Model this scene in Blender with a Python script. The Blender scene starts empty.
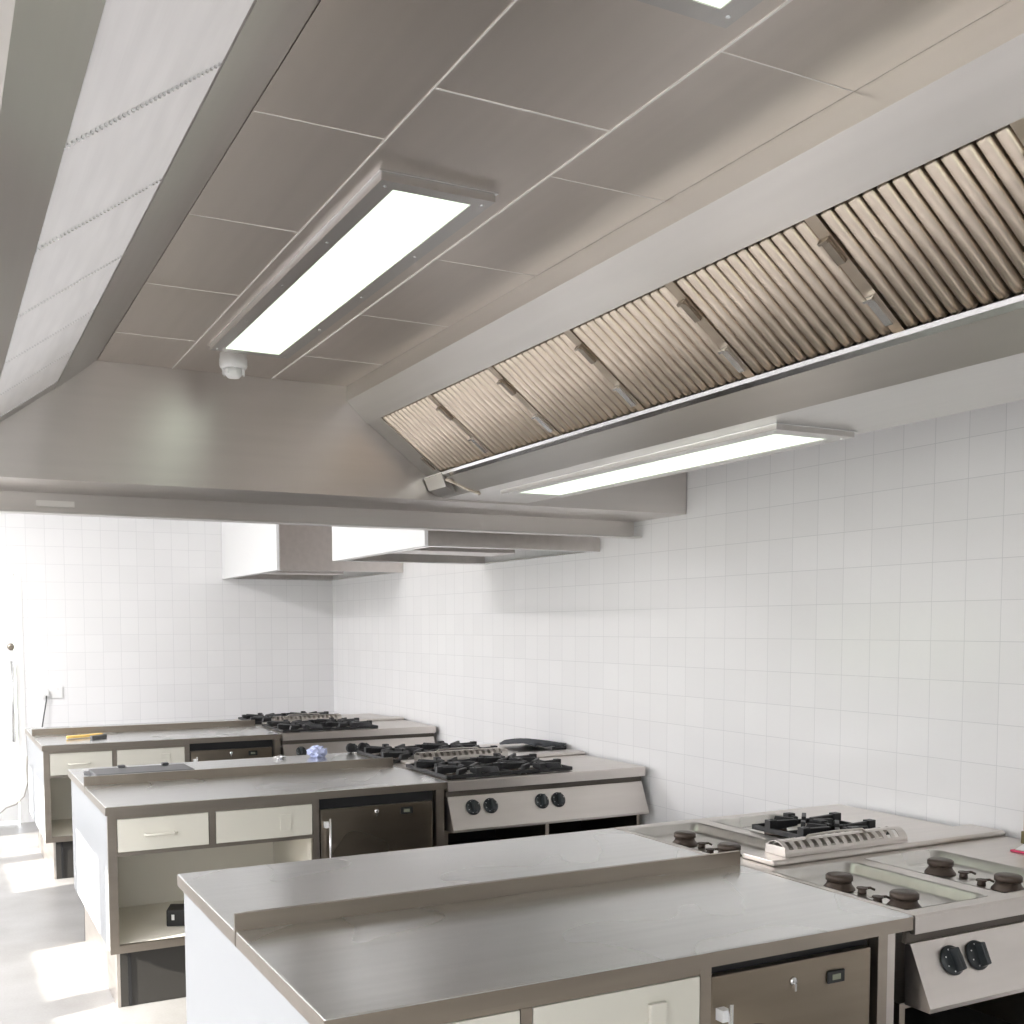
import bpy, math, random
from math import pi, sin, cos, radians
random.seed(7)
C = bpy.context.scene.collection
H = 1.65            # eye height; heights below are given from the floor

# ------------------------------------------------------------------ materials
MATS = {}
def nodes(m):
    m.use_nodes = True
    nt = m.node_tree
    return nt, nt.nodes['Principled BSDF']

def plain(name, col, rough=0.5, metal=0.0, spec=None, emit=None, es=0.0, coat=0.0):
    m = bpy.data.materials.new(name); nt, b = nodes(m)
    b.inputs['Base Color'].default_value = (*col, 1)
    b.inputs['Roughness'].default_value = rough
    b.inputs['Metallic'].default_value = metal
    if spec is not None: b.inputs['Specular IOR Level'].default_value = spec
    if coat: b.inputs['Coat Weight'].default_value = coat
    if emit:
        b.inputs['Emission Color'].default_value = (*emit, 1)
        b.inputs['Emission Strength'].default_value = es
    MATS[name] = m
    return m

def steel(name, col, rough=0.3, streak=(2, 60, 60), var=0.06, rvar=0.08, bump=0.02, metal=1.0, smudge=0.012, aniso=0.0, mat_fine=True):
    """brushed stainless steel with streaks along one axis and faint wiping smudges"""
    m = bpy.data.materials.new(name); nt, b = nodes(m)
    N, L = nt.nodes, nt.links
    tc = N.new('ShaderNodeTexCoord'); mp = N.new('ShaderNodeMapping')
    mp.inputs['Scale'].default_value = [min(q, 28) if mat_fine else q for q in streak]
    L.new(tc.outputs['Object'], mp.inputs['Vector'])
    n1 = N.new('ShaderNodeTexNoise'); n1.inputs['Scale'].default_value = 1.0; n1.inputs['Detail'].default_value = 1
    L.new(mp.outputs['Vector'], n1.inputs['Vector'])
    n2 = N.new('ShaderNodeTexNoise'); n2.inputs['Scale'].default_value = 2.2; n2.inputs['Detail'].default_value = 1.5
    L.new(tc.outputs['Object'], n2.inputs['Vector'])
    r = N.new('ShaderNodeValToRGB')
    r.color_ramp.elements[0].position = .3; r.color_ramp.elements[1].position = .7
    r.color_ramp.elements[0].color = (*[c * (1 - var) for c in col], 1)
    r.color_ramp.elements[1].color = (*[min(1, c * (1 + var)) for c in col], 1)
    L.new(n1.outputs['Fac'], r.inputs['Fac']); L.new(r.outputs['Color'], b.inputs['Base Color'])
    a = N.new('ShaderNodeMath'); a.operation = 'MULTIPLY_ADD'
    a.inputs[1].default_value = 0; a.inputs[2].default_value = rough
    L.new(n1.outputs['Fac'], a.inputs[0])
    a2 = N.new('ShaderNodeMath'); a2.operation = 'MULTIPLY_ADD'; a2.inputs[1].default_value = smudge * 4
    L.new(n2.outputs['Fac'], a2.inputs[0]); L.new(a.outputs[0], a2.inputs[2])
    a3 = N.new('ShaderNodeMath'); a3.operation = 'SUBTRACT'; a3.inputs[1].default_value = smudge * 2
    L.new(a2.outputs[0], a3.inputs[0])
    L.new(a3.outputs[0], b.inputs['Roughness'])
    b.inputs['Metallic'].default_value = metal
    if aniso:
        tg = N.new('ShaderNodeTangent'); tg.direction_type = 'RADIAL'; tg.axis = 'X'
        b.inputs['Anisotropic'].default_value = aniso; L.new(tg.outputs[0], b.inputs['Tangent'])
    if bump:
        bp = N.new('ShaderNodeBump'); bp.inputs['Strength'].default_value = bump; bp.inputs['Distance'].default_value = .01
        L.new(n1.outputs['Fac'], bp.inputs['Height']); L.new(bp.outputs['Normal'], b.inputs['Normal'])
    MATS[name] = m
    return m

def tiles(name, axis, off_u, off_v):
    """white glazed 15 cm wall tiles with thin pale grout; axis = world axis that runs along the wall"""
    m = bpy.data.materials.new(name); nt, b = nodes(m)
    N, L = nt.nodes, nt.links
    g = N.new('ShaderNodeNewGeometry'); s = N.new('ShaderNodeSeparateXYZ'); L.new(g.outputs['Position'], s.inputs[0])
    c = N.new('ShaderNodeCombineXYZ')
    L.new(s.outputs[axis], c.inputs[0]); L.new(s.outputs[2], c.inputs[1])
    mp = N.new('ShaderNodeMapping'); mp.inputs['Location'].default_value = (off_u, off_v, 0)
    L.new(c.outputs[0], mp.inputs['Vector'])
    br = N.new('ShaderNodeTexBrick'); br.offset = 0; br.squash = 1
    br.inputs['Scale'].default_value = 1
    br.inputs['Brick Width'].default_value = .15; br.inputs['Row Height'].default_value = .15
    br.inputs['Mortar Size'].default_value = .0015; br.inputs['Mortar Smooth'].default_value = .3
    br.inputs['Bias'].default_value = 0
    br.inputs['Color1'].default_value = (.855, .85, .86, 1); br.inputs['Color2'].default_value = (.88, .875, .885, 1)
    br.inputs['Mortar'].default_value = (.71, .71, .725, 1)
    L.new(mp.outputs[0], br.inputs['Vector']); L.new(br.outputs['Color'], b.inputs['Base Color'])
    b.inputs['Roughness'].default_value = .18
    inv = N.new('ShaderNodeMath'); inv.operation = 'SUBTRACT'; inv.inputs[0].default_value = 1
    L.new(br.outputs['Fac'], inv.inputs[1])
    nz = N.new('ShaderNodeTexNoise'); nz.inputs['Scale'].default_value = 5; L.new(mp.outputs[0], nz.inputs['Vector'])
    ad = N.new('ShaderNodeMath'); ad.operation = 'MULTIPLY_ADD'; ad.inputs[1].default_value = .35
    L.new(nz.outputs['Fac'], ad.inputs[0]); L.new(inv.outputs[0], ad.inputs[2])
    bp = N.new('ShaderNodeBump'); bp.inputs['Strength'].default_value = .25; bp.inputs['Distance'].default_value = .003
    L.new(ad.outputs[0], bp.inputs['Height']); L.new(bp.outputs['Normal'], b.inputs['Normal'])
    MATS[name] = m
    return m

def floor_mat():
    m = bpy.data.materials.new('vinyl_floor'); nt, b = nodes(m)
    N, L = nt.nodes, nt.links
    g = N.new('ShaderNodeNewGeometry')
    n = N.new('ShaderNodeTexNoise'); n.inputs['Scale'].default_value = 3; n.inputs['Detail'].default_value = 8
    L.new(g.outputs['Position'], n.inputs['Vector'])
    n2 = N.new('ShaderNodeTexNoise'); n2.inputs['Scale'].default_value = 90; n2.inputs['Detail'].default_value = 2
    L.new(g.outputs['Position'], n2.inputs['Vector'])
    mx = N.new('ShaderNodeMath'); mx.operation = 'MULTIPLY_ADD'; mx.inputs[1].default_value = .3
    L.new(n2.outputs['Fac'], mx.inputs[0]); L.new(n.outputs['Fac'], mx.inputs[2])
    r = N.new('ShaderNodeValToRGB')
    r.color_ramp.elements[0].position = .35; r.color_ramp.elements[0].color = (.24, .23, .22, 1)
    r.color_ramp.elements[1].position = .85; r.color_ramp.elements[1].color = (.34, .335, .33, 1)
    L.new(mx.outputs[0], r.inputs['Fac']); L.new(r.outputs['Color'], b.inputs['Base Color'])
    b.inputs['Roughness'].default_value = .38
    MATS['floor'] = m

tiles('tile_right', 1, -2.587 % .15, -2.188 % .15)
tiles('tile_back', 0, -3.438 % .15, -2.188 % .15)
tiles('tile_left', 1, 0, -2.188 % .15)
floor_mat()
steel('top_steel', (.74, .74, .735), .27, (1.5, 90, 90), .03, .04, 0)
steel('edge_steel', (.38, .335, .285), .33, (3, 60, 60), .04, .05, 0)  # darkened: the dark floor that front edges reflect is put into the colour
steel('hood_steel', (.64, .60, .575), .34, (50, 2, 50), .03, .05, 0)
steel('hood_panel_steel', (.71, .65, .60), .34, (60, 2, 60), .02, .05, 0)
steel('hood_beam_steel', (.60, .58, .56), .30, (60, 2, 60), .02, .04, 0)
steel('end_steel', (.68, .645, .62), .30, (2, 60, 60), .02, .04, 0, aniso=.75)
steel('baffle_steel', (.60, .52, .44), .33, (28, 4, 4), .04, .05, 0)
steel('mesh_steel', (.72, .71, .71), .42, (28, 4, 28), .04, .1, 0)
steel('cooker_steel', (.62, .58, .545), .32, (3, 60, 60), .03, .05, 0)
steel('fridge_steel', (.31, .262, .205), .28, (3, 80, 80), .04, .05, 0)  # dark brown stands in for the dim room the doors reflect
steel('bright_steel', (.85, .85, .86), .2, (20, 20, 20), .02, .04, 0)
steel('well_steel', (.70, .68, .65), .28, (3, 30, 30), .03, .05, 0)
steel('plinth_steel', (.62, .58, .54), .38, (20, 3, 20), .08, .08, .01)
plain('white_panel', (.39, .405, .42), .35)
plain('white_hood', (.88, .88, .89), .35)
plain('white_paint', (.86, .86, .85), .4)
plain('ceiling_paint', (.82, .82, .81), .7)
plain('drawer_cream', (.71, .69, .61), .38)
plain('cavity_cream', (.80, .77, .69), .5)
plain('black', (.012, .012, .013), .5)
plain('black_plinth', (.032, .030, .027), .42)
plain('dark_void', (.02, .018, .016), .7)  # near-black, puts the shade of open recesses into the colour
plain('knob_black', (.022, .027, .03), .32)
plain('cast_iron', (.018, .018, .02), .48)
plain('burner_brown', (.085, .062, .05), .42, .4)
plain('gap_dark', (.10, .085, .07), .6)  # shade between filter tubes and under the cooker lip, as colour
plain('sealant', (.86, .83, .80), .35)
plain('white_plastic', (.85, .85, .85), .35)
plain('diffuser', (.9, .95, .9), .3, emit=(.84, 1.0, .80), es=.5)
plain('lcd', (.25, .27, .2), .25)
plain('cloth_grey', (.07, .075, .085), .9)
plain('cloth_black', (.02, .02, .022), .9)
plain('paper_blue', (.55, .6, .85), .8)
plain('yellow', (.82, .55, .16), .5)
plain('brush_grey', (.12, .12, .12), .7)
plain('tray_grey', (.10, .10, .105), .45)
plain('cable', (.08, .08, .08), .5)
plain('cable_pale', (.45, .42, .38), .5)
plain('card', (.50, .36, .22), .7)
plain('olive', (.16, .13, .05), .5)
plain('pink', (.72, .06, .16), .4)
plain('white_dot', (.8, .8, .8), .4)
plain('brass', (.45, .30, .12), .4, .8)
m = bpy.data.materials.new('thin_glass'); m.use_nodes = True
nt = m.node_tree; nt.nodes.clear()
o_ = nt.nodes.new('ShaderNodeOutputMaterial'); mix = nt.nodes.new('ShaderNodeMixShader')
t_ = nt.nodes.new('ShaderNodeBsdfTransparent'); g_ = nt.nodes.new('ShaderNodeBsdfGlossy'); g_.inputs['Roughness'].default_value = .02
mix.inputs[0].default_value = .06
nt.links.new(t_.outputs[0], mix.inputs[1]); nt.links.new(g_.outputs[0], mix.inputs[2]); nt.links.new(mix.outputs[0], o_.inputs[0])
MATS['thin_glass'] = m

# ------------------------------------------------------------------ helpers
ORG = {}
class MB:
    """collects shapes in world coordinates and links them as ONE mesh object"""
    def __init__(s): s.v = []; s.f = []; s.sm = []
    def add(s, vs, fs, smooth=False):
        b = len(s.v); s.v += [tuple(p) for p in vs]
        for f in fs: s.f.append([b + i for i in f]); s.sm.append(smooth)
        return s
    def box(s, x0, x1, y0, y1, z0, z1):
        if x0 > x1: x0, x1 = x1, x0
        if y0 > y1: y0, y1 = y1, y0
        if z0 > z1: z0, z1 = z1, z0
        vs = [(x0,y0,z0),(x1,y0,z0),(x1,y1,z0),(x0,y1,z0),(x0,y0,z1),(x1,y0,z1),(x1,y1,z1),(x0,y1,z1)]
        return s.add(vs, [(0,3,2,1),(4,5,6,7),(0,1,5,4),(1,2,6,5),(2,3,7,6),(3,0,4,7)])
    def prism(s, pts, axis, a, b):
        """pts = closed outline in the two other axes (x,z for axis y; y,z for axis x; x,y for axis z)"""
        def P(p, t):
            if axis == 'y': return (p[0], t, p[1])
            if axis == 'x': return (t, p[0], p[1])
            return (p[0], p[1], t)
        n = len(pts)
        vs = [P(p, a) for p in pts] + [P(p, b) for p in pts]
        fs = [list(range(n)), list(range(2*n-1, n-1, -1))] + [(i, i+n, (i+1) % n + n, (i+1) % n) for i in range(n)]
        return s.add(vs, fs)
    def lathe(s, base, prof, axis=(0,0,1), n=24, smooth=True):
        """prof = (radius, height) pairs along axis from base"""
        ax = norm(axis); u = norm(cross(ax, (0,1,0) if abs(ax[1]) < .9 else (1,0,0))); w = cross(ax, u)
        vs = []
        for r, h in prof:
            for k in range(n):
                a = 2*pi*k/n
                vs.append(tuple(base[i] + ax[i]*h + r*(cos(a)*u[i] + sin(a)*w[i]) for i in range(3)))
        fs = []
        m = len(prof)
        for j in range(m-1):
            for k in range(n):
                fs.append((j*n+k, j*n+(k+1) % n, (j+1)*n+(k+1) % n, (j+1)*n+k))
        s.add(vs, fs, smooth)
        b = len(s.v) - len(vs)
        s.f.append([b+k for k in range(n-1, -1, -1)]); s.sm.append(False)
        s.f.append([b+(m-1)*n+k for k in range(n)]); s.sm.append(False)
        return s
    def tube(s, path, r, n=8):
        rings = []
        path = [tuple(p) for p in path]
        up = (0,0,1)
        vs = []
        for i, p in enumerate(path):
            a = path[max(0, i-1)]; b = path[min(len(path)-1, i+1)]
            d = norm(tuple(b[k]-a[k] for k in range(3)))
            ref = up if abs(d[2]) < .95 else (0,1,0)
            u = norm(cross(d, ref)); w = cross(u, d)
            rr = r[i] if isinstance(r, (list, tuple)) else r
            for k in range(n):
                t = 2*pi*k/n
                vs.append(tuple(p[q] + rr*(cos(t)*u[q] + sin(t)*w[q]) for q in range(3)))
        fs = []
        for j in range(len(path)-1):
            for k in range(n):
                fs.append((j*n+k, (j+1)*n+k, (j+1)*n+(k+1) % n, j*n+(k+1) % n))
        s.add(vs, fs, True)
        b = len(s.v)-len(vs); m = len(path)
        s.f.append([b+k for k in range(n)]); s.sm.append(False)
        s.f.append([b+(m-1)*n+k for k in range(n-1, -1, -1)]); s.sm.append(False)
        return s
    def build(s, name, mat, parent=None, bevel=0, origin=None, fix=True):
        if parent is not None: org = ORG[parent.name]
        elif origin: org = origin
        else:
            xs = [p[0] for p in s.v]; ys = [p[1] for p in s.v]; zs = [p[2] for p in s.v]
            org = ((min(xs)+max(xs))/2, (min(ys)+max(ys))/2, min(zs))
        me = bpy.data.meshes.new(name)
        me.from_pydata([(p[0]-org[0], p[1]-org[1], p[2]-org[2]) for p in s.v], [], s.f)
        me.polygons.foreach_set('use_smooth', s.sm)
        if fix:
            import bmesh
            bm = bmesh.new(); bm.from_mesh(me); bmesh.ops.recalc_face_normals(bm, faces=bm.faces); bm.to_mesh(me); bm.free()
        me.update()
        o = bpy.data.objects.new(name, me); C.objects.link(o)
        me.materials.append(MATS[mat])
        if parent is not None: o.parent = parent
        else: o.location = org
        ORG[o.name] = org
        if bevel:
            b = o.modifiers.new('bevel', 'BEVEL'); b.width = bevel; b.segments = 2; b.limit_method = 'ANGLE'; b.angle_limit = radians(40)
        return o
def cross(a, b): return (a[1]*b[2]-a[2]*b[1], a[2]*b[0]-a[0]*b[2], a[0]*b[1]-a[1]*b[0])
def norm(a):
    l = math.sqrt(sum(c*c for c in a)) or 1
    return tuple(c/l for c in a)
def tag(o, label, cat, group=None):
    o['label'] = label; o['category'] = cat
    if group: o['group'] = group
    return o
def thing(name, label, cat, loc, group=None):
    o = bpy.data.objects.new(name, None); C.objects.link(o); o.location = loc
    o.empty_display_size = .1
    ORG[o.name] = tuple(loc)
    return tag(o, label, cat, group)
def struct(mb, name, mat, parent=None, **k):
    o = mb.build(name, mat, parent, **k)
    if parent is None: o['kind'] = 'structure'
    return o
def BX(*a): return MB().box(*a)

# ------------------------------------------------------------------ room
XW, YB, XL, YF, ZC = 3.438, 9.756, -1.8, -2.4, 3.2
struct(BX(XL-.2, XW+.2, YF-.2, YB+.2, -.1, 0), 'floor', 'floor')
struct(BX(XL-.2, XW+.2, YF-.2, YB+.2, ZC, ZC+.1), 'ceiling', 'ceiling_paint')
struct(BX(XW, XW+.15, YF, YB+.15, 0, ZC), 'wall_right', 'tile_right')
# back wall with the door opening
DX0, DX1, DZ = -.33, .676, 2.108
w = MB(); w.box(XL, DX0, YB, YB+.15, 0, ZC).box(DX1, XW, YB, YB+.15, 0, ZC).box(DX0, DX1, YB, YB+.15, DZ, ZC)
struct(w, 'wall_back', 'tile_back')
# left wall with windows (sun and daylight come from here)
WIN = [(-.75, .25, 1.25, 2.35), (3.33, 4.255, 1.05, 1.86), (4.395, 5.30, 1.05, 1.86), (6.575, 7.575, 1.05, 1.86), (7.725, 8.67, 1.05, 1.86)]  # first window is an added opening for light, the rest follow the sun patches
w = MB(); y = YF
for a, b, s0, s1 in WIN:
    w.box(XL-.15, XL, y, a, 0, ZC); w.box(XL-.15, XL, a, b, 0, s0); w.box(XL-.15, XL, a, b, s1, ZC); y = b
w.box(XL-.15, XL, y, YB, 0, ZC)
struct(w, 'wall_left', 'tile_left')
for i, (a, b, s0, s1) in enumerate(WIN):
    f = MB(); t = .035; x0, x1 = XL-.1, XL-.05
    f.box(x0, x1, a, a+t, s0, s1).box(x0, x1, b-t, b, s0, s1).box(x0, x1, a+t, b-t, s0, s0+t).box(x0, x1, a+t, b-t, s1-t, s1)
    wo = struct(f, 'window_%d' % (i+1), 'white_paint')
    BX(XL-.078, XL-.072, a+t, b-t, s0+t, s1-t).build('pane', 'thin_glass', wo)
# wall behind the camera with one unseen window, added to let in light
w = MB(); FW = [(-1.2, -.2)]; x = XL
for a, b in FW:
    w.box(x, a, YF-.15, YF, 0, ZC); w.box(a, b, YF-.15, YF, 0, .95); w.box(a, b, YF-.15, YF, 2.6, ZC); x = b
w.box(x, XW, YF-.15, YF, 0, ZC)
struct(w, 'wall_front', 'white_paint')
for i, (a, b) in enumerate(FW):
    f = MB(); t = .04
    f.box(a, a+t, YF-.1, YF-.05, .95, 2.6).box(b-t, b, YF-.1, YF-.05, .95, 2.6).box(a+t, b-t, YF-.1, YF-.05, .95, .99).box(a+t, b-t, YF-.1, YF-.05, 2.56, 2.6)
    f.box((a+b)/2-.02, (a+b)/2+.02, YF-.1, YF-.05, .99, 2.56)
    wo = struct(f, 'window_%d' % (i+len(WIN)+1), 'white_paint')
    BX(a+t, b-t, YF-.078, YF-.072, .99, 2.56).build('pane', 'thin_glass', wo)
# door in the back wall
d = BX(DX0+.04, DX1-.055, YB-.005, YB+.04, .02, DZ-.03)
do = struct(d, 'door_1', 'white_paint')
MB().tube([(.595, YB-.055, .7), (.595, YB-.055, 1.375)], .011, 10).lathe((.595, YB-.006, .76), [(.008, 0), (.008, .05)], (0,-1,0)).lathe((.595, YB-.006, 1.32), [(.008, 0), (.008, .05)], (0,-1,0)).build('pull_handle', 'bright_steel', do)
MB().lathe((.598, YB-.006, 1.492), [(.028, 0), (.028, .012), (.012, .014)], (0,-1,0)).build('lock', 'edge_steel', do)
f = MB(); f.box(DX1-.045, DX1+.02, YB-.006, YB-.001, 0, DZ+.02).box(DX0-.02, DX0+.035, YB-.02, YB-.002, 0, DZ+.02).box(DX0+.035, DX1-.045, YB-.02, YB-.002, DZ-.02, DZ+.02)
struct(f, 'trim_1', 'white_paint')

# ------------------------------------------------------------------ hood over the near island
hood = thing('extractor_hood', 'large stainless steel hood with ceiling panels over the nearest island', 'extractor hood', (1.1, 1.9, 2.2))
YE, Y0H = 4.388, -.9
R = lambda z: z + H
sec = [(-.30,.571),(.088,.571),(.190,.700),(.203,.717),(.173,.757),(.418,.937),(.448,.897),(.605,1.027),(.605,1.052),
       (1.622,1.052),(1.622,.962),(1.713,.873),(1.743,.913),(2.025,.70),(1.995,.659),(1.993,.646),(2.074,.571),(2.503,.571),(2.503,1.10),(-.30,1.10)]
MB().prism([(x, R(z)) for x, z in sec], 'y', Y0H, YE).build('casing', 'hood_beam_steel', hood)
# ceiling panels
def cp(x0, x1, seams, hw):
    ys = seams
    for a, b in zip(ys[:-1], ys[1:]):
        BX(x0+.001, x1-.001, a+.001, b-.001, R(1.025), R(1.045)).build('ceiling_panel', 'hood_panel_steel', hood)
        if b < YE-.01: BX(x0+.003, x1-.003, b-hw, b+hw, R(1.0235), R(1.04)).build('seam', 'sealant', hood)
cp(.605, .890, [-.85, .38, .97, 1.56, 2.157, 2.752, 3.347, 3.94, YE-.002], .0013)
cp(.890, 1.293, [-.85, -.30, 1.915, YE-.002], .0024)
cp(1.293, 1.622, [-.85, .38, .97, 1.569, 2.163, 2.78, 3.375, 3.97, YE-.002], .001)
for x, hw in ((.890, .0015), (1.293, .0026)):
    BX(x-hw, x+hw, -.85, YE-.003, R(1.022), R(1.044)).build('seam', 'sealant', hood)
# far end: inner end wall, soffit and apron with gutter
BX(-.6, XW-.004, YE, YE+.44, R(.562), R(1.10)).build('end_panel', 'end_steel', hood)
BX(-.6, XW-.012, YE+.44, YE+.452, R(.486), R(.70)).build('apron', 'end_steel', hood)
MB().prism([(YE+.452, R(.486)), (YE+.452, R(.472)), (YE+.375, R(.472)), (YE+.375, R(.480)), (YE+.381, R(.478)), (YE+.440, R(.478)), (YE+.440, R(.486))], 'x', -.6, XW-.006).build('gutter', 'hood_beam_steel', hood)
BX(.41, .56, YE+.43, YE+.4405, R(.505), R(.530)).build('name_plate', 'sealant', hood)
# lip along the foot of each filter bank
MB().prism([(1.990, R(.664)), (1.996, R(.664)), (1.998, R(.640)), (1.981, R(.650)), (1.976, R(.660))], 'y', 1.0, YE-.002).build('filter_rail', 'bright_steel', hood)
MB().prism([(1.975, R(.655)), (2.02, R(.62)), (2.05, R(.575)), (2.0, R(.60))], 'y', 4.20, YE-.01).build('drain_box', 'hood_beam_steel', hood)
MB().tube([(1.985, 4.17, R(.628)), (2.03, 4.17, R(.612)), (2.06, 4.12, R(.585)), (2.085, 4.06, R(.562)), (2.087, 4.055, R(.556))], .008, 8).build('drain_cock', 'edge_steel', hood)

SR = ((1.713, .873), (1.995, .659)); SL = ((.448, .897), (.203, .717))
def slope_pt(S, t, off):
    (x0, z0), (x1, z1) = S
    dx, dz = x1-x0, z1-z0; l = math.hypot(dx, dz)
    nx, nz = (dz/l, -dx/l)
    if nz < 0: nx, nz = -nx, -nz
    return (x0+dx*t + nx*off, R(z0+dz*t + nz*off))
order = ['nearest', 'second', 'third', 'fourth', 'fifth', 'sixth', 'farthest']
fy = [.775 + .495*k for k in range(7)]
for k, y0 in enumerate(fy):
    lab = {0: 'tan steel baffle filter at the right edge of the photo, nearest of the right-hand bank', 6: 'tan steel baffle filter at the far end of the right-hand bank, beside the blank strip'}.get(
        k, 'tan steel baffle filter, %s from the camera in the right-hand bank' % order[k])
    f = thing('grease_filter', lab, 'grease filter', (1.86, y0+.247, R(.76)), 'baffle filters on the right of the hood')
    b = MB(); n = 12; p = .0382
    for j in range(n):
        yc = y0 + .036 + p*(j+.5)
        pa = []; rr = []
        for t, r in ((.012, .011), (.03, .0165), (.955, .0165), (.985, .0135), (.995, .006)):
            x, z = slope_pt(SR, t, .018); pa.append((x, yc, z)); rr.append(r)
        b.tube(pa, rr, 12)
    b.build('baffle', 'baffle_steel', f)
    pl = MB(); q = [slope_pt(SR, t, o) for t, o in ((.005, .028), (.99, .028), (.99, .034), (.005, .034))]
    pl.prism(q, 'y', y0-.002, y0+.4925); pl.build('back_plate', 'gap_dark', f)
    s = MB(); q = [slope_pt(SR, t, o) for t, o in ((.008, .006), (.992, .006), (.992, .027), (.008, .027))]
    s.prism(q, 'y', y0+.0005, y0+.034).build('frame', 'baffle_steel', f)
    for t0, t1, nm in ((.17, .37, 'u'), (.66, .90, 'l')):
        c = MB(); q = [slope_pt(SR, t, o) for t, o in ((t0, -.003), (t1, -.003), (t1, .005), (t0, .005))]
        c.prism(q, 'y', y0+.008, y0+.030)
        q = [slope_pt(SR, t, o) for t, o in ((t0, -.010), (t0+.02, -.010), (t0+.02, .004), (t0, .004))]
        c.prism(q, 'y', y0+.006, y0+.032)
        c.build('clip', 'bright_steel' if nm == 'l' else 'edge_steel', f)
# blank strip after the last right-hand filter
q = [slope_pt(SR, t, o) for t, o in ((.0, .004), (1, .004), (1, .03), (.0, .03))]
MB().prism(q, 'y', 4.242, YE-.002).build('blank_plate', 'hood_beam_steel', hood)
q = [slope_pt(SR, t, o) for t, o in ((.70, -.002), (.92, -.002), (.92, .006), (.70, .006))]
MB().prism(q, 'y', 4.25, 4.27).build('latch', 'edge_steel', hood)
# left-hand bank: fine-ribbed filters, ribs running along the hood
for k, y0 in enumerate(fy):
    lab = {0: 'pale finely ribbed filter at the top edge of the photo, nearest of the left-hand bank', 6: 'pale finely ribbed filter at the far end of the left-hand bank'}.get(
        k, 'pale finely ribbed filter, %s from the camera in the left-hand bank' % order[k])
    f = thing('mesh_filter', lab, 'grease filter', (.325, y0+.247, R(.80)), 'ribbed filters on the left of the hood')
    n = 36; prof = []
    for j in range(n*4+1):
        t = j/(n*4); prof.append(slope_pt(SL, t, .006 - .0028*sin(2*pi*t*n)))
    prof += [slope_pt(SL, 1, .022), slope_pt(SL, 0, .022)]
    MB().prism(prof, 'y', y0+.003, y0+.489).build('ribbed_face', 'mesh_steel', f)
    e = MB()
    for j in range(n):
        x, z = slope_pt(SL, (j+.5)/n, .004)
        e.box(x-.0022, x+.0022, y0+.4885, y0+.4945, z-.002, z+.006)
    e.build('end_bead', 'bright_steel', f)
q = [slope_pt(SL, t, o) for t, o in ((.0, .004), (1, .004), (1, .03), (.0, .03))]
MB().prism(q, 'y', 4.242, YE-.002).build('blank_plate', 'hood_beam_steel', hood)

# ------------------------------------------------------------------ strip lights
def strip_light(x0, x1, y0, y1, zt, th, lab, m=.045, my=.04):
    f = thing('strip_light', lab, 'light', ((x0+x1)/2, (y0+y1)/2, zt-th), 'flat strip lights in the hood')
    h = MB(); lx0, lx1, ly0, ly1 = x0+m, x1-m, y0+my, y1-my; zb = zt-th
    h.box(x0, lx0, y0, y1, zb, zt).box(lx1, x1, y0, y1, zb, zt).box(lx0, lx1, y0, ly0, zb, zt).box(lx0, lx1, ly1, y1, zb, zt)
    h.build('frame', 'hood_beam_steel', f)
    BX(x0-.006, x1+.006, y0-.006, y1+.006, zt-.004, zt).build('backing_plate', 'bright_steel', f)
    BX(lx0, lx1, ly0, ly1, zb+.002, zt-.004).build('diffuser', 'diffuser', f)
    sc = []
    n = 5
    for i in range(n):
        yy = y0+.03 + (y1-y0-.06)*i/(n-1)
        for xx in (x0+m*.45, x1-m*.45):
            MB().lathe((xx, yy, zb+.0005), [(.005, 0), (.004, .002)], (0,0,-1), 10).build('screw', 'bright_steel', f)
    return f
strip_light(.938, 1.228, 2.30, 3.955, R(1.0245), .022, 'long bright strip light in the middle of the hood ceiling, beside the white detector')
strip_light(.938, 1.228, -.24, 1.475, R(1.0245), .022, 'strip light cut off by the top edge of the photo')
strip_light(2.150, 2.450, 2.345, 3.985, R(.570), .018, 'strip light under the right lip of the hood, in front of the tiled wall', .05, .06)
det = thing('heat_detector', 'round white heat detector on the hood ceiling beside the strip light', 'detector', (1.05, 4.06, R(.93)))
MB().lathe((1.05, 4.06, R(1.0245)), [(.05, 0), (.05, .018), (.052, .02), (.052, .045), (.046, .056)], (0,0,-1), 28).build('base', 'white_plastic', det)
MB().lathe((1.05, 4.06, R(1.0245)-.054), [(.034, 0), (.033, .022), (.022, .034), (.008, .037)], (0,0,-1), 24).build('sensor_dome', 'white_plastic', det)
g = MB()
for k in range(8):
    a = 2*pi*k/8
    g.box(1.05+.040*cos(a)-.002, 1.05+.040*cos(a)+.002, 4.06+.040*sin(a)-.002, 4.06+.040*sin(a)+.002, R(.944), R(.972))
g.build('cage_rib', 'white_plastic', det)

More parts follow.
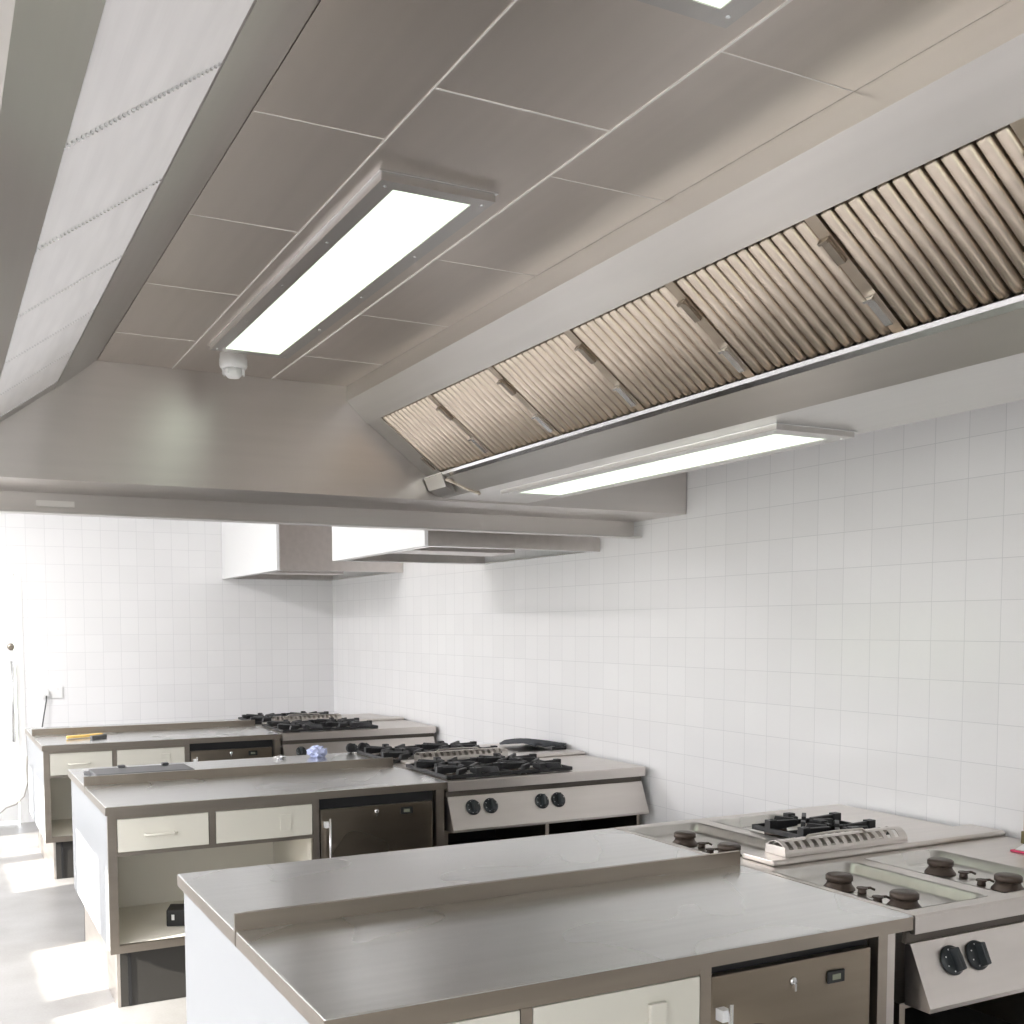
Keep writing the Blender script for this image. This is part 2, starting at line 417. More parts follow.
# ------------------------------------------------------------------ two hoods over the farther islands
def small_hood(x0, y0, y1, zb, lab, group):
    h = thing('canopy_hood', lab, 'extractor hood', ((x0+XW)/2, (y0+y1)/2, zb), group)
    t = .02; zt = ZC-.004; x1 = XW-.004
    BX(x0, x0+t, y0, y1, zb, zt).build('side_panel', 'white_hood', h)
    BX(x0+t, x1, y0, y0+t, zb, zt).build('front_panel', 'hood_steel', h)
    BX(x0+t, x1, y1-t, y1, zb, zt).build('back_panel', 'hood_steel', h)
    BX(x0+t, x1, y0+t, y1-t, zb+.30, zb+.32).build('roof_panel', 'hood_steel', h)
    r = MB(); g = .045
    r.box(x0+t, x0+t+g, y0+t, y1-t, zb, zb+.006).box(x1-g, x1, y0+t, y1-t, zb, zb+.006)
    r.box(x0+t+g, x1-g, y0+t, y0+t+g, zb, zb+.006).box(x0+t+g, x1-g, y1-t-g, y1-t, zb, zb+.006)
    r.build('gutter', 'bright_steel', h)
    ym = (y0+y1)/2 - .08
    BX(x0+t+.001, x1-.28, ym-.15, ym+.15, zb+.012, zb+.298).build('filter_housing', 'hood_steel', h)
    BX(x1-.27, x1-.05, ym-.15, ym+.15, zb+.06, zb+.297).build('dark_infill', 'dark_void', h)  # near-black block standing in for the dark beyond the filter housing
    return h
small_hood(2.335, 5.17, 6.62, R(.424), 'smaller canopy hood with white end panel on the tiled wall over the middle island', 'canopy hoods beyond the big hood')
small_hood(2.385, 8.03, YB-.006, R(.437), 'smaller canopy hood in the far corner over the farthest island', 'canopy hoods beyond the big hood')

# ------------------------------------------------------------------ islands
CT = R(-.755)
def grate(cx, cy, wx, wy, parent, zt=.045):
    b = MB(); x0, x1, y0, y1 = cx-wx/2, cx+wx/2, cy-wy/2, cy+wy/2; t = .011
    zb, z1 = CT+.003, CT+.021
    b.box(x0, x1, y0, y0+t, zb, z1).box(x0, x1, y1-t, y1, zb, z1).box(x0, x0+t, y0+t, y1-t, zb, z1).box(x1-t, x1, y0+t, y1-t, zb, z1)
    b.box(x0+t, x1-t, cy-t/2, cy+t/2, zb, z1)
    for yc in (cy-wy/4, cy+wy/4):
        for k in range(8):
            a = pi/4*k
            L1 = min(wx/2/abs(cos(a)) if abs(cos(a)) > 1e-3 else 9, wy/4/abs(sin(a)) if abs(sin(a)) > 1e-3 else 9)
            L1 = L1*.97; L0 = .035
            ux, uy = cos(a), sin(a); h = .008
            def P(l, s, z): return (cx+ux*l - uy*s*h, yc+uy*l + ux*s*h, z)
            za = CT+zt
            vs = [P(L0,-1,CT+.018), P(L0,1,CT+.018), P(L1,1,zb+.006), P(L1,-1,zb+.006), P(L0,-1,za-.004), P(L0,1,za-.004), P(L1*.9,1,za), P(L1*.9,-1,za)]
            b.add(vs, [(0,3,2,1),(4,5,6,7),(0,1,5,4),(1,2,6,5),(2,3,7,6),(3,0,4,7)])
            if k % 2 == 0:
                lx, ly = cx+ux*L1*.93, yc+uy*L1*.93
                b.box(lx-.017, lx+.017, ly-.015, ly+.015, zb, za+.004)
    return b.build('pan_support', 'cast_iron', parent, bevel=.002)

def burner(x, y, parent, zw):
    b = MB().lathe((x, y, zw+.0005), [(.047, 0), (.046, .005), (.037, .016), (.034, .026)], n=24)
    o = b.build('burner', 'burner_brown', parent)
    MB().lathe((x, y, zw+.027), [(.034, 0), (.039, .002), (.039, .015), (.035, .019), (.012, .020)], n=24).build('burner_cap', 'burner_brown', o)
    return o
def pilot(x, y, parent, zw):
    b = MB(); b.lathe((x, y, zw+.0005), [(.013, 0), (.012, .012), (.008, .018)], n=10)
    b.lathe((x, y, zw+.014), [(.016, 0), (.016, .005)], n=8)
    b.tube([(x, y, zw+.016), (x+.02, y-.012, zw+.018), (x+.03, y-.02, zw+.012)], .004, 6)
    return b.build('pilot_jet', 'burner_brown', parent)

def knob(x, y, z, nrm, parent, ang=0):
    k = MB().lathe((x, y, z), [(.039, 0), (.040, .004), (.037, .010), (.024, .013)], nrm, 28).build('knob', 'knob_black', parent)
    ax = norm(nrm); u = (1, 0, 0); w = cross(ax, u)
    ux = tuple(cos(ang)*u[i]+sin(ang)*w[i] for i in range(3)); vx = tuple(-sin(ang)*u[i]+cos(ang)*w[i] for i in range(3))
    def P(a, b, h): return tuple((x, y, z)[i]+ux[i]*a+vx[i]*b+ax[i]*h for i in range(3))
    g = MB()
    vs = [P(-.009,-.033,.010), P(.009,-.033,.010), P(.009,.033,.010), P(-.009,.033,.010), P(-.007,-.028,.036), P(.007,-.028,.036), P(.007,.030,.036), P(-.007,.030,.036)]
    g.add(vs, [(0,3,2,1),(4,5,6,7),(0,1,5,4),(1,2,6,5),(2,3,7,6),(3,0,4,7)])
    g.build('grip', 'knob_black', k, bevel=.003)
    dts = MB()
    for q in range(7):
        a = 2*pi*q/8+.3
        c = P(.031*cos(a), .031*sin(a), .0118)
        dts.lathe(c, [(.0022, 0), (.0018, .0012)], ax, 6)
    dts.build('dial_mark', 'white_dot', k)
    return k

def grid_top(name, x0, x1, y0, y1, zt, th, wells, mat, parent, wmat='well_steel', depth=.034):
    """flat sheet with pressed wells (x0,x1,y0,y1)"""
    xs = sorted({x0, x1, *[w[0] for w in wells], *[w[1] for w in wells]}); ys = sorted({y0, y1, *[w[2] for w in wells], *[w[3] for w in wells]})
    b = MB()
    for i in range(len(xs)-1):
        for j in range(len(ys)-1):
            cx, cy = (xs[i]+xs[i+1])/2, (ys[j]+ys[j+1])/2
            if any(w[0] < cx < w[1] and w[2] < cy < w[3] for w in wells): continue
            b.box(xs[i], xs[i+1], ys[j], ys[j+1], zt-th, zt)
    o = b.build(name, mat, parent)
    for (a, c, e, g) in wells:
        s = .026; zd = zt-depth; r = .03; n = 5
        def ring(ix, z, rad):
            pts = []
            for (qx, qy, a0) in ((c-ix-rad, g-ix-rad, 0), (a+ix+rad, g-ix-rad, 90), (a+ix+rad, e+ix+rad, 180), (c-ix-rad, e+ix+rad, 270)):
                for k in range(n+1):
                    t = radians(a0+90*k/n); pts.append((qx+rad*cos(t), qy+rad*sin(t), z))
            return pts
        w = MB(); R1 = ring(0, zt+.0008, .012); R2 = ring(.008, zt-.004, .028); R3 = ring(s*.7, zd+.008, .03); R4 = ring(s+.004, zd, .028)
        m = len(R1); fs = []
        for q in range(3):
            for k in range(m): fs.append((q*m+k, q*m+(k+1) % m, (q+1)*m+(k+1) % m, (q+1)*m+k))
        fs.append([3*m+k for k in range(m)])
        w.add(R1+R2+R3+R4, fs, True)
        w.build('burner_well', wmat, parent, fix=False)
    return o

def flue(x0, x1, yc, z0, parent, mat):
    """arched flue cover pierced by two rows of slots"""
    b = MB(); r = .042; n = 26; hgt = .046
    cols = int((x1-x0)/.036); sx = (x1-x0)/cols
    arcs = [pi*(k/14) for k in range(15)]
    th = .002
    def P(x, a, rr): return (x, yc - cos(a)*(r-rr)*1.15, z0 + sin(a)*(hgt-rr))
    for c in range(cols*2):
        xa, xb = x0 + sx*c/2, x0 + sx*(c+1)/2
        for k in range(14):
            slot = (c % 2 == 1) and (k in (2, 3, 4, 7, 8, 9, 10)) and c < cols*2-1
            if slot: continue
            shift = 0
            a0, a1 = arcs[k], arcs[k+1]
            vs = [P(xa,a0,0),P(xb,a0,0),P(xb,a1,0),P(xa,a1,0),P(xa,a0,th),P(xb,a0,th),P(xb,a1,th),P(xa,a1,th)]
            b.add(vs, [(0,1,2,3),(7,6,5,4),(0,4,5,1),(1,5,6,2),(2,6,7,3),(3,7,4,0)])
    o = b.build('flue_cover', mat, parent)
    bar = MB().tube([(x0+.10, yc-.02, z0+.040), (x0+.12, yc-.02, z0+.055), (x0+.24, yc-.02, z0+.058), (x0+.36, yc-.02, z0+.055), (x0+.38, yc-.02, z0+.040)], .004, 6)
    bar.build('lifting_handle', mat, o)
    MB().box(x0-.001, x0+.001, yc-.044, yc+.044, z0, z0+.03).build('end_plate', mat, o)
    return o

def island(yf, where, near, XI, X0, D1):
    D2 = 1.375              # upstand line and rear edge, from the front
    yu, yb = yf+D1, yf+D2
    mx = lambda x: XI + (x-.65)*(X0-XI)/(2.249-.65)
    # --- worktops
    t = thing('worktop', 'stainless steel front worktop with raised rear upstand on the %s island' % where, 'worktop', (1.45, yf+.4, CT-.04), 'front worktops')
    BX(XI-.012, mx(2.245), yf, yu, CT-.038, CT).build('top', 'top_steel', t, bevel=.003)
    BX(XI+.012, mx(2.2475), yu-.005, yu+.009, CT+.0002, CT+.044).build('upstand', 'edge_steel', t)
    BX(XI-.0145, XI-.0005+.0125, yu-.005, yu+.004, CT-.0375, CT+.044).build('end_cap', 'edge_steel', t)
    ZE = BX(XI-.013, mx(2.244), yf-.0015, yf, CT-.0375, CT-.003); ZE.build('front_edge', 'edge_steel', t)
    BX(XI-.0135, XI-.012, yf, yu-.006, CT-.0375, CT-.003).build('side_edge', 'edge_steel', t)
    t = thing('worktop', 'stainless steel rear worktop behind the upstand on the %s island' % where, 'worktop', (1.45, yf+1.1, CT-.04), 'rear worktops')
    BX(XI-.012, mx(2.245), yu+.010, yb, CT-.038, CT).build('top', 'top_steel', t, bevel=.003)
    BX(XI-.0135, XI-.012, yu+.010, yb, CT-.0375, CT-.003).build('side_edge', 'edge_steel', t)
    # --- cabinet
    zb, zt = R(-1.392), CT-.0395
    c = thing('base_cabinet', 'white sided base cabinet with cream drawers and open shelf under the %s worktop' % where, 'cabinet', (1.1, yf+.6, 0), 'island base cabinets')
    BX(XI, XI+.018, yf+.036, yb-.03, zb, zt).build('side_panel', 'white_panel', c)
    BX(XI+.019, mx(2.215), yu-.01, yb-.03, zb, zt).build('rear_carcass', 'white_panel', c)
    fr = MB(); s0, s1 = yf+.010, yf+.035
    fr.box(XI-.004, XI+.033, s0, s1, zb, zt).box(mx(1.558), mx(1.590), s0, s1, zb, zt)
    fr.box(XI+.033, mx(1.558), s0+.001, s1, zt-.017, zt).box(XI+.033, mx(1.558), s0+.001, s1, zb, zb+.034)
    fr.box(XI+.033, mx(1.558), s0+.001, s1, R(-.972), R(-.956)).box(mx(1.078), mx(1.106), s0, s1, R(-.957), zt-.017)
    fr.build('front_frame', 'edge_steel', c)
    inn = MB()
    inn.box(XI+.020, XI+.034, s1+.001, yu-.012, zb+.002, zt-.001).box(mx(1.560), mx(1.574), s1+.001, yu-.012, zb+.002, zt-.001)
    inn.box(XI+.034, mx(1.560), s1+.001, yu-.012, zb+.020, zb+.034).box(XI+.034, mx(1.560), yu-.022, yu-.012, zb+.034, zt-.001)
    inn.build('shelf_cavity', 'cavity_cream', c)
    BX(XI+.036, mx(1.556), s1+.001, s1+.40, R(-.967), R(-.955)).build('drawer_floor', 'cavity_cream', c)
    d1 = BX(XI+.036, mx(1.075), s0-.002, s0+.016, R(-.9545), zt-.019).build('drawer', 'drawer_cream', c, bevel=.0015)
    d2 = BX(mx(1.109), mx(1.555), s0-.002, s0+.016, R(-.9545), zt-.019).build('drawer', 'drawer_cream', c, bevel=.0015)
    zz = R(-.885)
    MB().tube([(mx(.80), s0-.003, zz), (mx(.80), s0-.028, zz), (mx(.812), s0-.034, zz), (mx(.918), s0-.034, zz), (mx(.93), s0-.028, zz), (mx(.93), s0-.003, zz)], .006, 8).build('handle', 'drawer_cream' if where != 'far' else 'edge_steel', d1)
    if near:
        BX(mx(1.405), mx(1.452), s0-.016, s0-.003, R(-.952), R(-.852)).build('handle', 'drawer_cream', d2, bevel=.003)
    else:
        BX(mx(1.40), mx(1.455), s0-.008, s0-.003, R(-.925), R(-.85)).build('handle', 'drawer_cream', d2, bevel=.002)
    pl = MB(); pl.box(.690, mx(2.20), yf+.082, yf+.096, .002, zb-.001)
    pl.build('plinth', 'black_plinth', c)
    BX(.676, .689, yf+.082, yf+1.18, .002, zb-.001).build('plinth_side', 'plinth_steel', c)
    BX(.676, .74, yf+1.185, yf+1.20, .002, zb-.001).build('plinth_back', 'black', c)
    BX(.72, .735, yf+.076, yf+.0815, .004, zb-.002).build('plinth_joint', 'black', c)
    # --- fridge
    DR = X0-.118 if near else X0-.058
    fx = lambda x: mx(1.592) + (x-1.592)*(DR-mx(1.592))/(2.142-1.592)
    fz0 = zb+.002; gap = .028 if near else .05
    f = thing('undercounter_fridge', 'steel door undercounter fridge with small black temperature display in the %s island' % where, 'fridge', (1.88, yf+.35, 0), 'undercounter fridges')
    BX(fx(1.592), fx(2.142), yf+.045, yu-.02, fz0, zt-.001).build('cabinet', 'black', f)
    dz = zt-.003-gap
    dr = BX(fx(1.600), fx(2.128), yf+.020, yf+.044, fz0+.01, dz).build('door', 'fridge_steel', f, bevel=.003)
    MB().tube([(fx(1.632), yf-.012, R(-.885)), (fx(1.632), yf-.012, R(-1.20))], .006, 8).build('handle', 'bright_steel', dr)
    for z in (R(-.915), R(-1.17)):
        BX(fx(1.612), fx(1.637), yf-.006, yf+.0195, z-.014, z+.014).build('handle_mount', 'white_plastic', dr)
    lk = MB().lathe((fx(1.857), yf+.0195, R(-.873)), [(.011, 0), (.010, .006), (.004, .007)], (0,-1,0), 16)
    lk.box(fx(1.852), fx(1.858), yf+.006, yf+.014, R(-.895), R(-.877)); lk.build('lock', 'bright_steel', dr)
    th = BX(fx(1.972), fx(2.030), yf+.014, yf+.0195, R(-.898), R(-.866)).build('display', 'black', dr, bevel=.002)
    BX(fx(1.986), fx(2.014), yf+.0125, yf+.0138, R(-.889), R(-.875)).build('display_window', 'lcd', th)
    if near:
        BX(fx(2.146), fx(2.180), yf+.012, yf+.045, zb, zt-.001).build('stile', 'edge_steel', c)
        BX(fx(2.180), fx(2.214), yf+.018, yf+.045, zb, zt-.001).build('stile', 'cooker_steel', c)
    else:
        BX(DR+.003, X0-.014, yf+.012, yf+.045, zb, zt-.001).build('stile', 'edge_steel', c)
    # --- cookers
    for side in ('front', 'rear'):
        S = 1 if side == 'front' else -1
        ya = yf if side == 'front' else yb                # outer face
        yi = yu-.081 if side == 'front' else yu-.080       # inner edge
        lo = lambda d: ya + S*d
        ck = thing('gas_cooker', 'gas cooker at the wall end of the %s island, %s' % (where, 'facing the camera' if side == 'front' else 'facing away'), 'cooker', (2.85, ya+S*.35, 0), '%s gas cookers' % side)
        X1 = XW-.035
        a, b = sorted((ya, yi))
        if side == 'front': wy0, wy1 = yf+.045, yi-.04
        else: wy0, wy1 = yu+.085, yb-.05
        wells = [(X0+.022, X0+.345, wy0, wy1), (X0+.41, X0+.735, wy0, wy1)]
        grid_top('hob_top', X0, X1, a, b, CT, .005, wells, 'cooker_steel', ck)
        l = MB()
        l.prism([(lo(-.004), CT-.006), (lo(0), CT-.0005), (lo(.012), CT-.0055), (lo(.012), CT-.052), (lo(-.004), CT-.050)] , 'x', X0, X1)
        l.build('front_lip', 'cooker_steel', ck)
        # control panel, leaning out at its foot
        zp0, zp1 = R(-.836), R(-.990)
        pts = [(lo(.016), zp0), (lo(-.052), zp1), (lo(-.050), zp1-.012), (lo(.03), zp1-.012), (lo(.034), zp0)]
        MB().prism(pts, 'x', X0+.006, X1-.010).build('control_panel', 'cooker_steel', ck)
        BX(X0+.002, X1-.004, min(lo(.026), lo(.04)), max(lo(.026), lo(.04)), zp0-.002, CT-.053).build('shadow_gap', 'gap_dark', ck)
        # body below: two side walls, divider, shelf, floor, back
        bd = MB(); f0 = lo(.042)
        ylo, yhi = sorted((f0, yi))
        for x0_, x1_ in ((X0+.001, X0+.022), (X0+.58, X0+.60), (X1-.022, X1-.001)):
            bd.box(x0_, x1_, ylo, yhi, .12, zp1-.014)
        bd.box(X0+.022, X1-.022, ylo, yhi, .12, .14)
        bd.box(X0+.022, X1-.022, ylo, yhi, zp1-.03, zp1-.014)
        bd.build('body', 'edge_steel', ck)
        yk = yi-.012*S
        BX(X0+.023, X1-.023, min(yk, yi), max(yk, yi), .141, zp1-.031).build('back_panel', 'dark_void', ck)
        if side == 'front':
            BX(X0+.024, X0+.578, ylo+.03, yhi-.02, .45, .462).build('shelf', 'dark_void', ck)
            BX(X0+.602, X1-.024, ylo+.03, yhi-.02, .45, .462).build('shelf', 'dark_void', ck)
            MB().tube([(X0+.62, ylo+.06, .40), (X0+.62, ylo+.06, zp1-.04)], .006, 8).build('gas_pipe', 'brass', ck)
        for lx in (X0+.04, X1-.04):
            for ly in (ylo+.05, yhi-.05):
                MB().lathe((lx, ly, .001), [(.02, 0), (.02, .02), (.014, .022), (.014, .119)], n=12).build('leg', 'edge_steel', ck)
        if side == 'front':
            dy, dz_ = -.068, zp1-zp0
            ax = norm((0, dz_, -dy)); ax = ax if ax[1] < 0 else tuple(-q for q in ax)
            for kx, ang in ((X0+.134, .12), (X0+.232, .0), (X0+.527, -.1), (X0+.625, .05)):
                tt = .36
                knob(kx, lo(.016)+dy*tt, zp0+dz_*tt, ax, ck, ang)
        # burners
        zw = CT-.034
        bx = (X0+.140, X0+.575)
        by = (yf+.155, yf+.395) if side == 'front' else (yu+.215, yu+.455)
        for x in bx:
            for yy in by: burner(x, yy, ck, zw)
            pilot(x-.02, by[0]+.075, ck, zw); pilot(x+.02, by[1]-.07, ck, zw)
        wc = (wy0+wy1)/2
        if where != 'nearest':
            grate(X0+.20, wc-(.02 if side == 'rear' else 0), .362, wy1-wy0-.01, ck); grate(X0+.568, wc-(.02 if side == 'rear' else 0), .362, wy1-wy0-.01, ck)
        elif side == 'rear':
            g = grate(2.865, yu+.265, .35, .33, ck)
        if side == 'rear':
            led = MB().prism([(yi+.001, CT+.0005), (yi+.001, CT+.010), (yi+.008, CT+.018), (yi+.145, CT+.018), (yi+.152, CT+.0005)], 'x', X0+.07, X1+.012)
            led.build('flue_ledge', 'cooker_steel', ck, bevel=.003)
            flue(X0+.14, X0+.685, yi+.072, CT+.019, ck, 'cooker_steel')
    return
island(1.93, 'nearest', True, .666, 2.262, .675)
island(4.68, 'middle', False, .646, 2.228, .688)
island(7.35, 'farthest', False, .628, 2.205, .715)

# ------------------------------------------------------------------ things lying about
def lump(name, mat, cx, cy, z0, rx, ry, rz, seed, label, cat, rough=.35, sub=3, parent=None):
    import bmesh
    from mathutils import noise, Vector
    bm = bmesh.new(); bmesh.ops.create_icosphere(bm, subdivisions=sub, radius=1)
    for v in bm.verts:
        n = noise.noise(v.co*2.3 + Vector((seed, 0, 0)))*rough + noise.noise(v.co*6 + Vector((0, seed, 0)))*rough*.5
        v.co *= 1+n
        v.co.x *= rx; v.co.y *= ry; v.co.z = max(v.co.z, -.75)*rz
    mz = min(v.co.z for v in bm.verts)
    for v in bm.verts: v.co.z -= mz
    me = bpy.data.meshes.new(name); bm.to_mesh(me); bm.free()
    o = bpy.data.objects.new(name, me); C.objects.link(o); o.location = (cx, cy, z0); me.materials.append(MATS[mat])
    if label: tag(o, label, cat)
    return o
zt = CT+.001
lump('paper_ball', 'paper_blue', 1.985, 5.93, zt, .056, .052, .036, 3.1, 'crumpled ball of pale blue paper on the middle island rear worktop', 'paper', .5)
lump('foil_scrap', 'bright_steel', 1.77, 5.95, zt, .03, .022, .012, 8.2, 'small crumpled scrap of shiny foil beside the blue paper ball', 'foil', .8, 2)
# folded dark cloth on the flat plate of the middle cooker
cl = MB(); nx, ny = 16, 8
import mathutils
def cloth_z(u, v): return .012+.020*math.sin(u*3.0+.4)*math.sin(v*2.6+.3) + .006*sin(u*14+v*5)+.016*(1-v)
def cz(u, v): return CT+.013+max(.004, cloth_z(u, v))
gv = []
x0, x1, ya, yb_ = 3.19, 3.415, 5.50, 5.95
for j in range(ny+1):
    for i in range(nx+1):
        u, v = i/nx, j/ny
        gv.append((x0+(x1-x0)*u+.012*sin(v*7), ya+(yb_-ya)*v+.014*sin(u*6), cz(u, v)+.006*sin(pi*u)*sin(pi*v)+.005*sin(9*u+4*v)))
gf = [(j*(nx+1)+i, j*(nx+1)+i+1, (j+1)*(nx+1)+i+1, (j+1)*(nx+1)+i) for j in range(ny) for i in range(nx)]
cl.add(gv, gf, True)
co = cl.build('cloth', 'cloth_grey', None, fix=False)
so = co.modifiers.new('thick', 'SOLIDIFY'); so.thickness = .012; so.offset = -1
tag(co, 'folded dark grey cloth by the tiled wall at the end of the middle island', 'cloth')
MB().tube([(3.31, 5.485, CT+.020), (3.35, 5.48, CT+.022), (3.40, 5.485, CT+.020)], [.012, .017, .013], 10).build('rolled_edge', 'cloth_black', co)
# two small black caps near the rear grates of the middle island
for i, (x, s) in enumerate(((2.245, 'left'), (2.32, 'right'))):
    o = MB().lathe((x-.02, 6.032, CT+.030), [(.026, -.0), (.029, .004), (.029, .014), (.02, .018)], (0,-1,0), 20).build('burner_disc', 'cast_iron')
    tag(o, '%s of two loose black burner discs on the middle island' % s, 'burner disc', 'loose burner discs')
# long flat grey tray leaning on the middle island, left end
tr = thing('flat_tray', 'long flat dark grey metal tray lying behind the upstand of the middle island', 'tray', (.98, 5.62, CT))
MB().prism([(5.44, CT+.001), (5.76, CT+.001), (5.75, CT+.032), (5.50, CT+.034), (5.445, CT+.02)], 'x', .70, 1.185).build('body', 'tray_grey', tr, bevel=.006)
MB().prism([(.699, 5.62), (.699, 5.75), (.675, 5.74), (.668, 5.66)], 'z', CT+.012, CT+.024).build('hook', 'tray_grey', tr, bevel=.003)
for x in (.86, 1.08):
    BX(x-.018, x+.018, 5.71, 5.745, CT+.033, CT+.046).build('stud', 'tray_grey', tr, bevel=.004)
# yellow handled brush on the farthest island
br = thing('scrubbing_brush', 'yellow handled scrubbing brush with grey bristles on the farthest worktop', 'brush', (.93, 7.72, CT))
MB().prism([(.80, 7.70), (.93, 7.74), (1.04, 7.80), (1.05, 7.76), (.94, 7.69), (.80, 7.65)], 'z', CT+.006, CT+.024).build('handle', 'yellow', br, bevel=.004)
MB().prism([(.94, 7.60), (1.05, 7.69), (1.06, 7.65), (.95, 7.555)], 'z', CT+.001, CT+.026).build('bristle_head', 'brush_grey', br, bevel=.004)
# black box in the shelf of the middle island
zb = R(-1.392)+.035
bb = thing('small_black_box', 'small black plastic case on the open shelf of the middle island', 'box', (1.0, 4.93, zb))
MB().prism([(.915, 4.90), (1.06, 4.84), (1.10, 4.95), (.955, 5.01)], 'z', zb, zb+.075).build('case', 'black', bb, bevel=.004)
MB().prism([(.936, 4.889), (.948, 4.884), (.9478, 4.8832), (.9358, 4.8882)], 'z', zb+.03, zb+.055).build('sticker', 'white_dot', bb)
# things at the right edge of the nearest island
lt = thing('paper_leaflet', 'white and pink folded leaflet at the right edge of the photo on the nearest cooker', 'leaflet', (3.29, 2.28, CT))
BX(3.19, 3.335, 2.18, 2.34, CT+.001, CT+.006).build('pink_cover', 'pink', lt)
MB().prism([(3.20, CT+.007), (3.335, CT+.007), (3.325, CT+.028), (3.245, CT+.022)], 'y', 2.195, 2.33).build('page', 'white_paint', lt)
bt = thing('cardboard_carton', 'tan cardboard carton with olive base cut off by the right edge of the photo', 'carton', (3.39, 2.43, CT))  # upright carton, square in plan
BX(3.33, 3.39, 2.345, 2.405, CT+.001, CT+.045).build('base', 'olive', bt, bevel=.003)
BX(3.335, 3.385, 2.35, 2.40, CT+.0455, CT+.17).build('body', 'card', bt, bevel=.003)
# crumbs on the rear of the nearest worktop
cr = MB()
for k in range(9):
    x = .80+.17*random.random()*(1 if k < 5 else 1.2); y = 2.625+.03*random.random(); r = .003+.003*random.random()
    cr.box(x, x+r*1.8, y, y+r*1.4, CT+.0005, CT+r)
o = cr.build('crumbs', 'white_paint'); tag(o, 'white crumbs behind the upstand of the nearest island', 'crumbs'); o['kind'] = 'stuff'

# socket with plug and lead, lead by the door
so = thing('double_socket', 'white double wall socket above the left end of the farthest island', 'socket', (.915, YB, R(-.60)))
BX(.835, .998, YB-.012, YB-.001, R(-.60), R(-.498)).build('face_plate', 'white_plastic', so, bevel=.003)
for x in (.875, .958): BX(x-.006, x+.006, YB-.016, YB-.0125, R(-.53), R(-.515)).build('switch', 'white_dot', so)
pg = thing('plug', 'white plug with black lead in the wall socket', 'plug', (.862, YB-.03, R(-.56)))
BX(.84, .885, YB-.05, YB-.0122, R(-.575), R(-.536)).build('plug_body', 'white_plastic', pg, bevel=.004)
MB().tube([(.862, YB-.04, R(-.575)), (.86, YB-.045, R(-.62)), (.845, YB-.05, R(-.70)), (.83, YB-.06, R(-.78)), (.815, YB-.08, R(-.86)), (.80, YB-.12, R(-1.0))], .0055, 8).build('lead', 'cable', pg)
o = MB().tube([(.70, YB-.02, R(-1.08)), (.692, YB-.025, R(-1.2)), (.70, YB-.03, R(-1.3)), (.665, YB-.04, R(-1.42)), (.60, YB-.06, R(-1.48)), (.52, YB-.09, R(-1.50)), (.44, YB-.12, R(-1.56)), (.38, YB-.16, .004+.006)], .006, 8).build('cable', 'cable_pale')
tag(o, 'thin pale cable hanging down beside the white door to the floor', 'cable')

# ------------------------------------------------------------------ light
W = bpy.data.worlds.new('world'); bpy.context.scene.world = W; W.use_nodes = True
nt = W.node_tree; bg = nt.nodes['Background']
tc = nt.nodes.new('ShaderNodeTexCoord'); sp = nt.nodes.new('ShaderNodeSeparateXYZ'); rp = nt.nodes.new('ShaderNodeValToRGB')
nt.links.new(tc.outputs['Generated'], sp.inputs[0]); nt.links.new(sp.outputs[2], rp.inputs['Fac'])
e = rp.color_ramp.elements
e[0].position = 0.0; e[0].color = (.36, .39, .31, 1)
e[1].position = .9; e[1].color = (.80, .88, 1.0, 1)
q = e.new(.02); q.color = (.46, .50, .40, 1); q = e.new(.10); q.color = (.93, .96, 1, 1)
nt.links.new(rp.outputs['Color'], bg.inputs['Color']); bg.inputs['Strength'].default_value = 5.0
s = bpy.data.lights.new('sun', 'SUN'); s.energy = 10; s.angle = radians(.6); s.color = (1, .95, .86)
so = bpy.data.objects.new('sun', s); C.objects.link(so)
so.rotation_euler = mathutils.Vector((.97, .233, -.466)).to_track_quat('-Z', 'Y').to_euler()
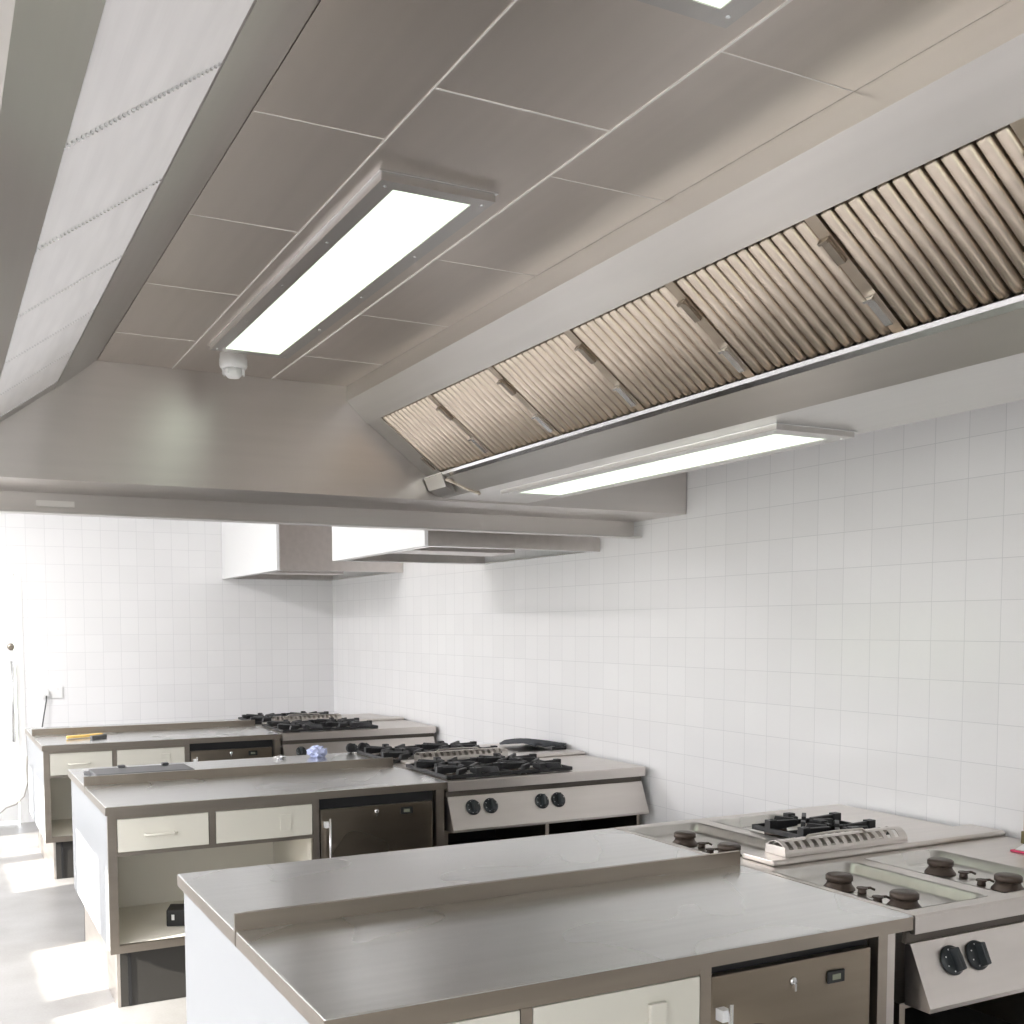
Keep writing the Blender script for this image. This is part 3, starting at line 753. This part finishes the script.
for a, b, s0, s1 in WIN:
    l = bpy.data.lights.new('window_daylight_portal', 'AREA'); l.shape = 'RECTANGLE'; l.size = s1-s0; l.size_y = b-a; l.cycles.is_portal = True
    p_ = bpy.data.objects.new('window_daylight_portal', l); C.objects.link(p_); p_.location = (XL-.04, (a+b)/2, (s0+s1)/2); p_.rotation_euler = (0, -pi/2, 0)
for a, b in FW:
    l = bpy.data.lights.new('window_daylight_portal', 'AREA'); l.shape = 'RECTANGLE'; l.size = b-a; l.size_y = 1.65; l.cycles.is_portal = True
    p_ = bpy.data.objects.new('window_daylight_portal', l); C.objects.link(p_); p_.location = ((a+b)/2, YF-.04, 1.775); p_.rotation_euler = (pi/2, 0, 0)
# added fill lights at ceiling height beside the hoods, out of view
for (x, y) in ((-1.0, .6), (-1.0, 3.6), (-1.0, 7.4)):
    l = bpy.data.lights.new('fill_light', 'AREA'); l.shape = 'RECTANGLE'; l.size = .7; l.size_y = 1.8; l.energy = 75; l.color = (1, .98, .98)
    lo_ = bpy.data.objects.new('fill_light', l); C.objects.link(lo_); lo_.location = (x, y, ZC-.03)

# ------------------------------------------------------------------ camera
cam = bpy.data.cameras.new('camera'); co = bpy.data.objects.new('camera', cam); C.objects.link(co)
cam.sensor_width = 36; cam.lens = 1070.35*36/1024
cam.shift_x = (512-472.2)/1024; cam.shift_y = (695.49-512)/1024
cam.clip_start = .02
yaw, pit, rol = .46782529, -.06456039, -.00360024
fwd = mathutils.Vector((sin(yaw)*cos(pit), cos(yaw)*cos(pit), sin(pit)))
right = mathutils.Vector((cos(yaw), -sin(yaw), 0)); up = right.cross(fwd)
r2 = cos(rol)*right + sin(rol)*up; u2 = -sin(rol)*right + cos(rol)*up
Mx = mathutils.Matrix((r2, u2, -fwd)).transposed().to_4x4()
Mx.translation = (0, 0, H)
co.matrix_world = Mx
bpy.context.scene.camera = co
vs = bpy.context.scene.view_settings
vs.view_transform = 'Standard'; vs.look = 'None'; vs.gamma = 1; vs.exposure = 0.85; vs.use_curve_mapping = False
bpy.context.scene.cycles.sample_clamp_indirect = 4.0
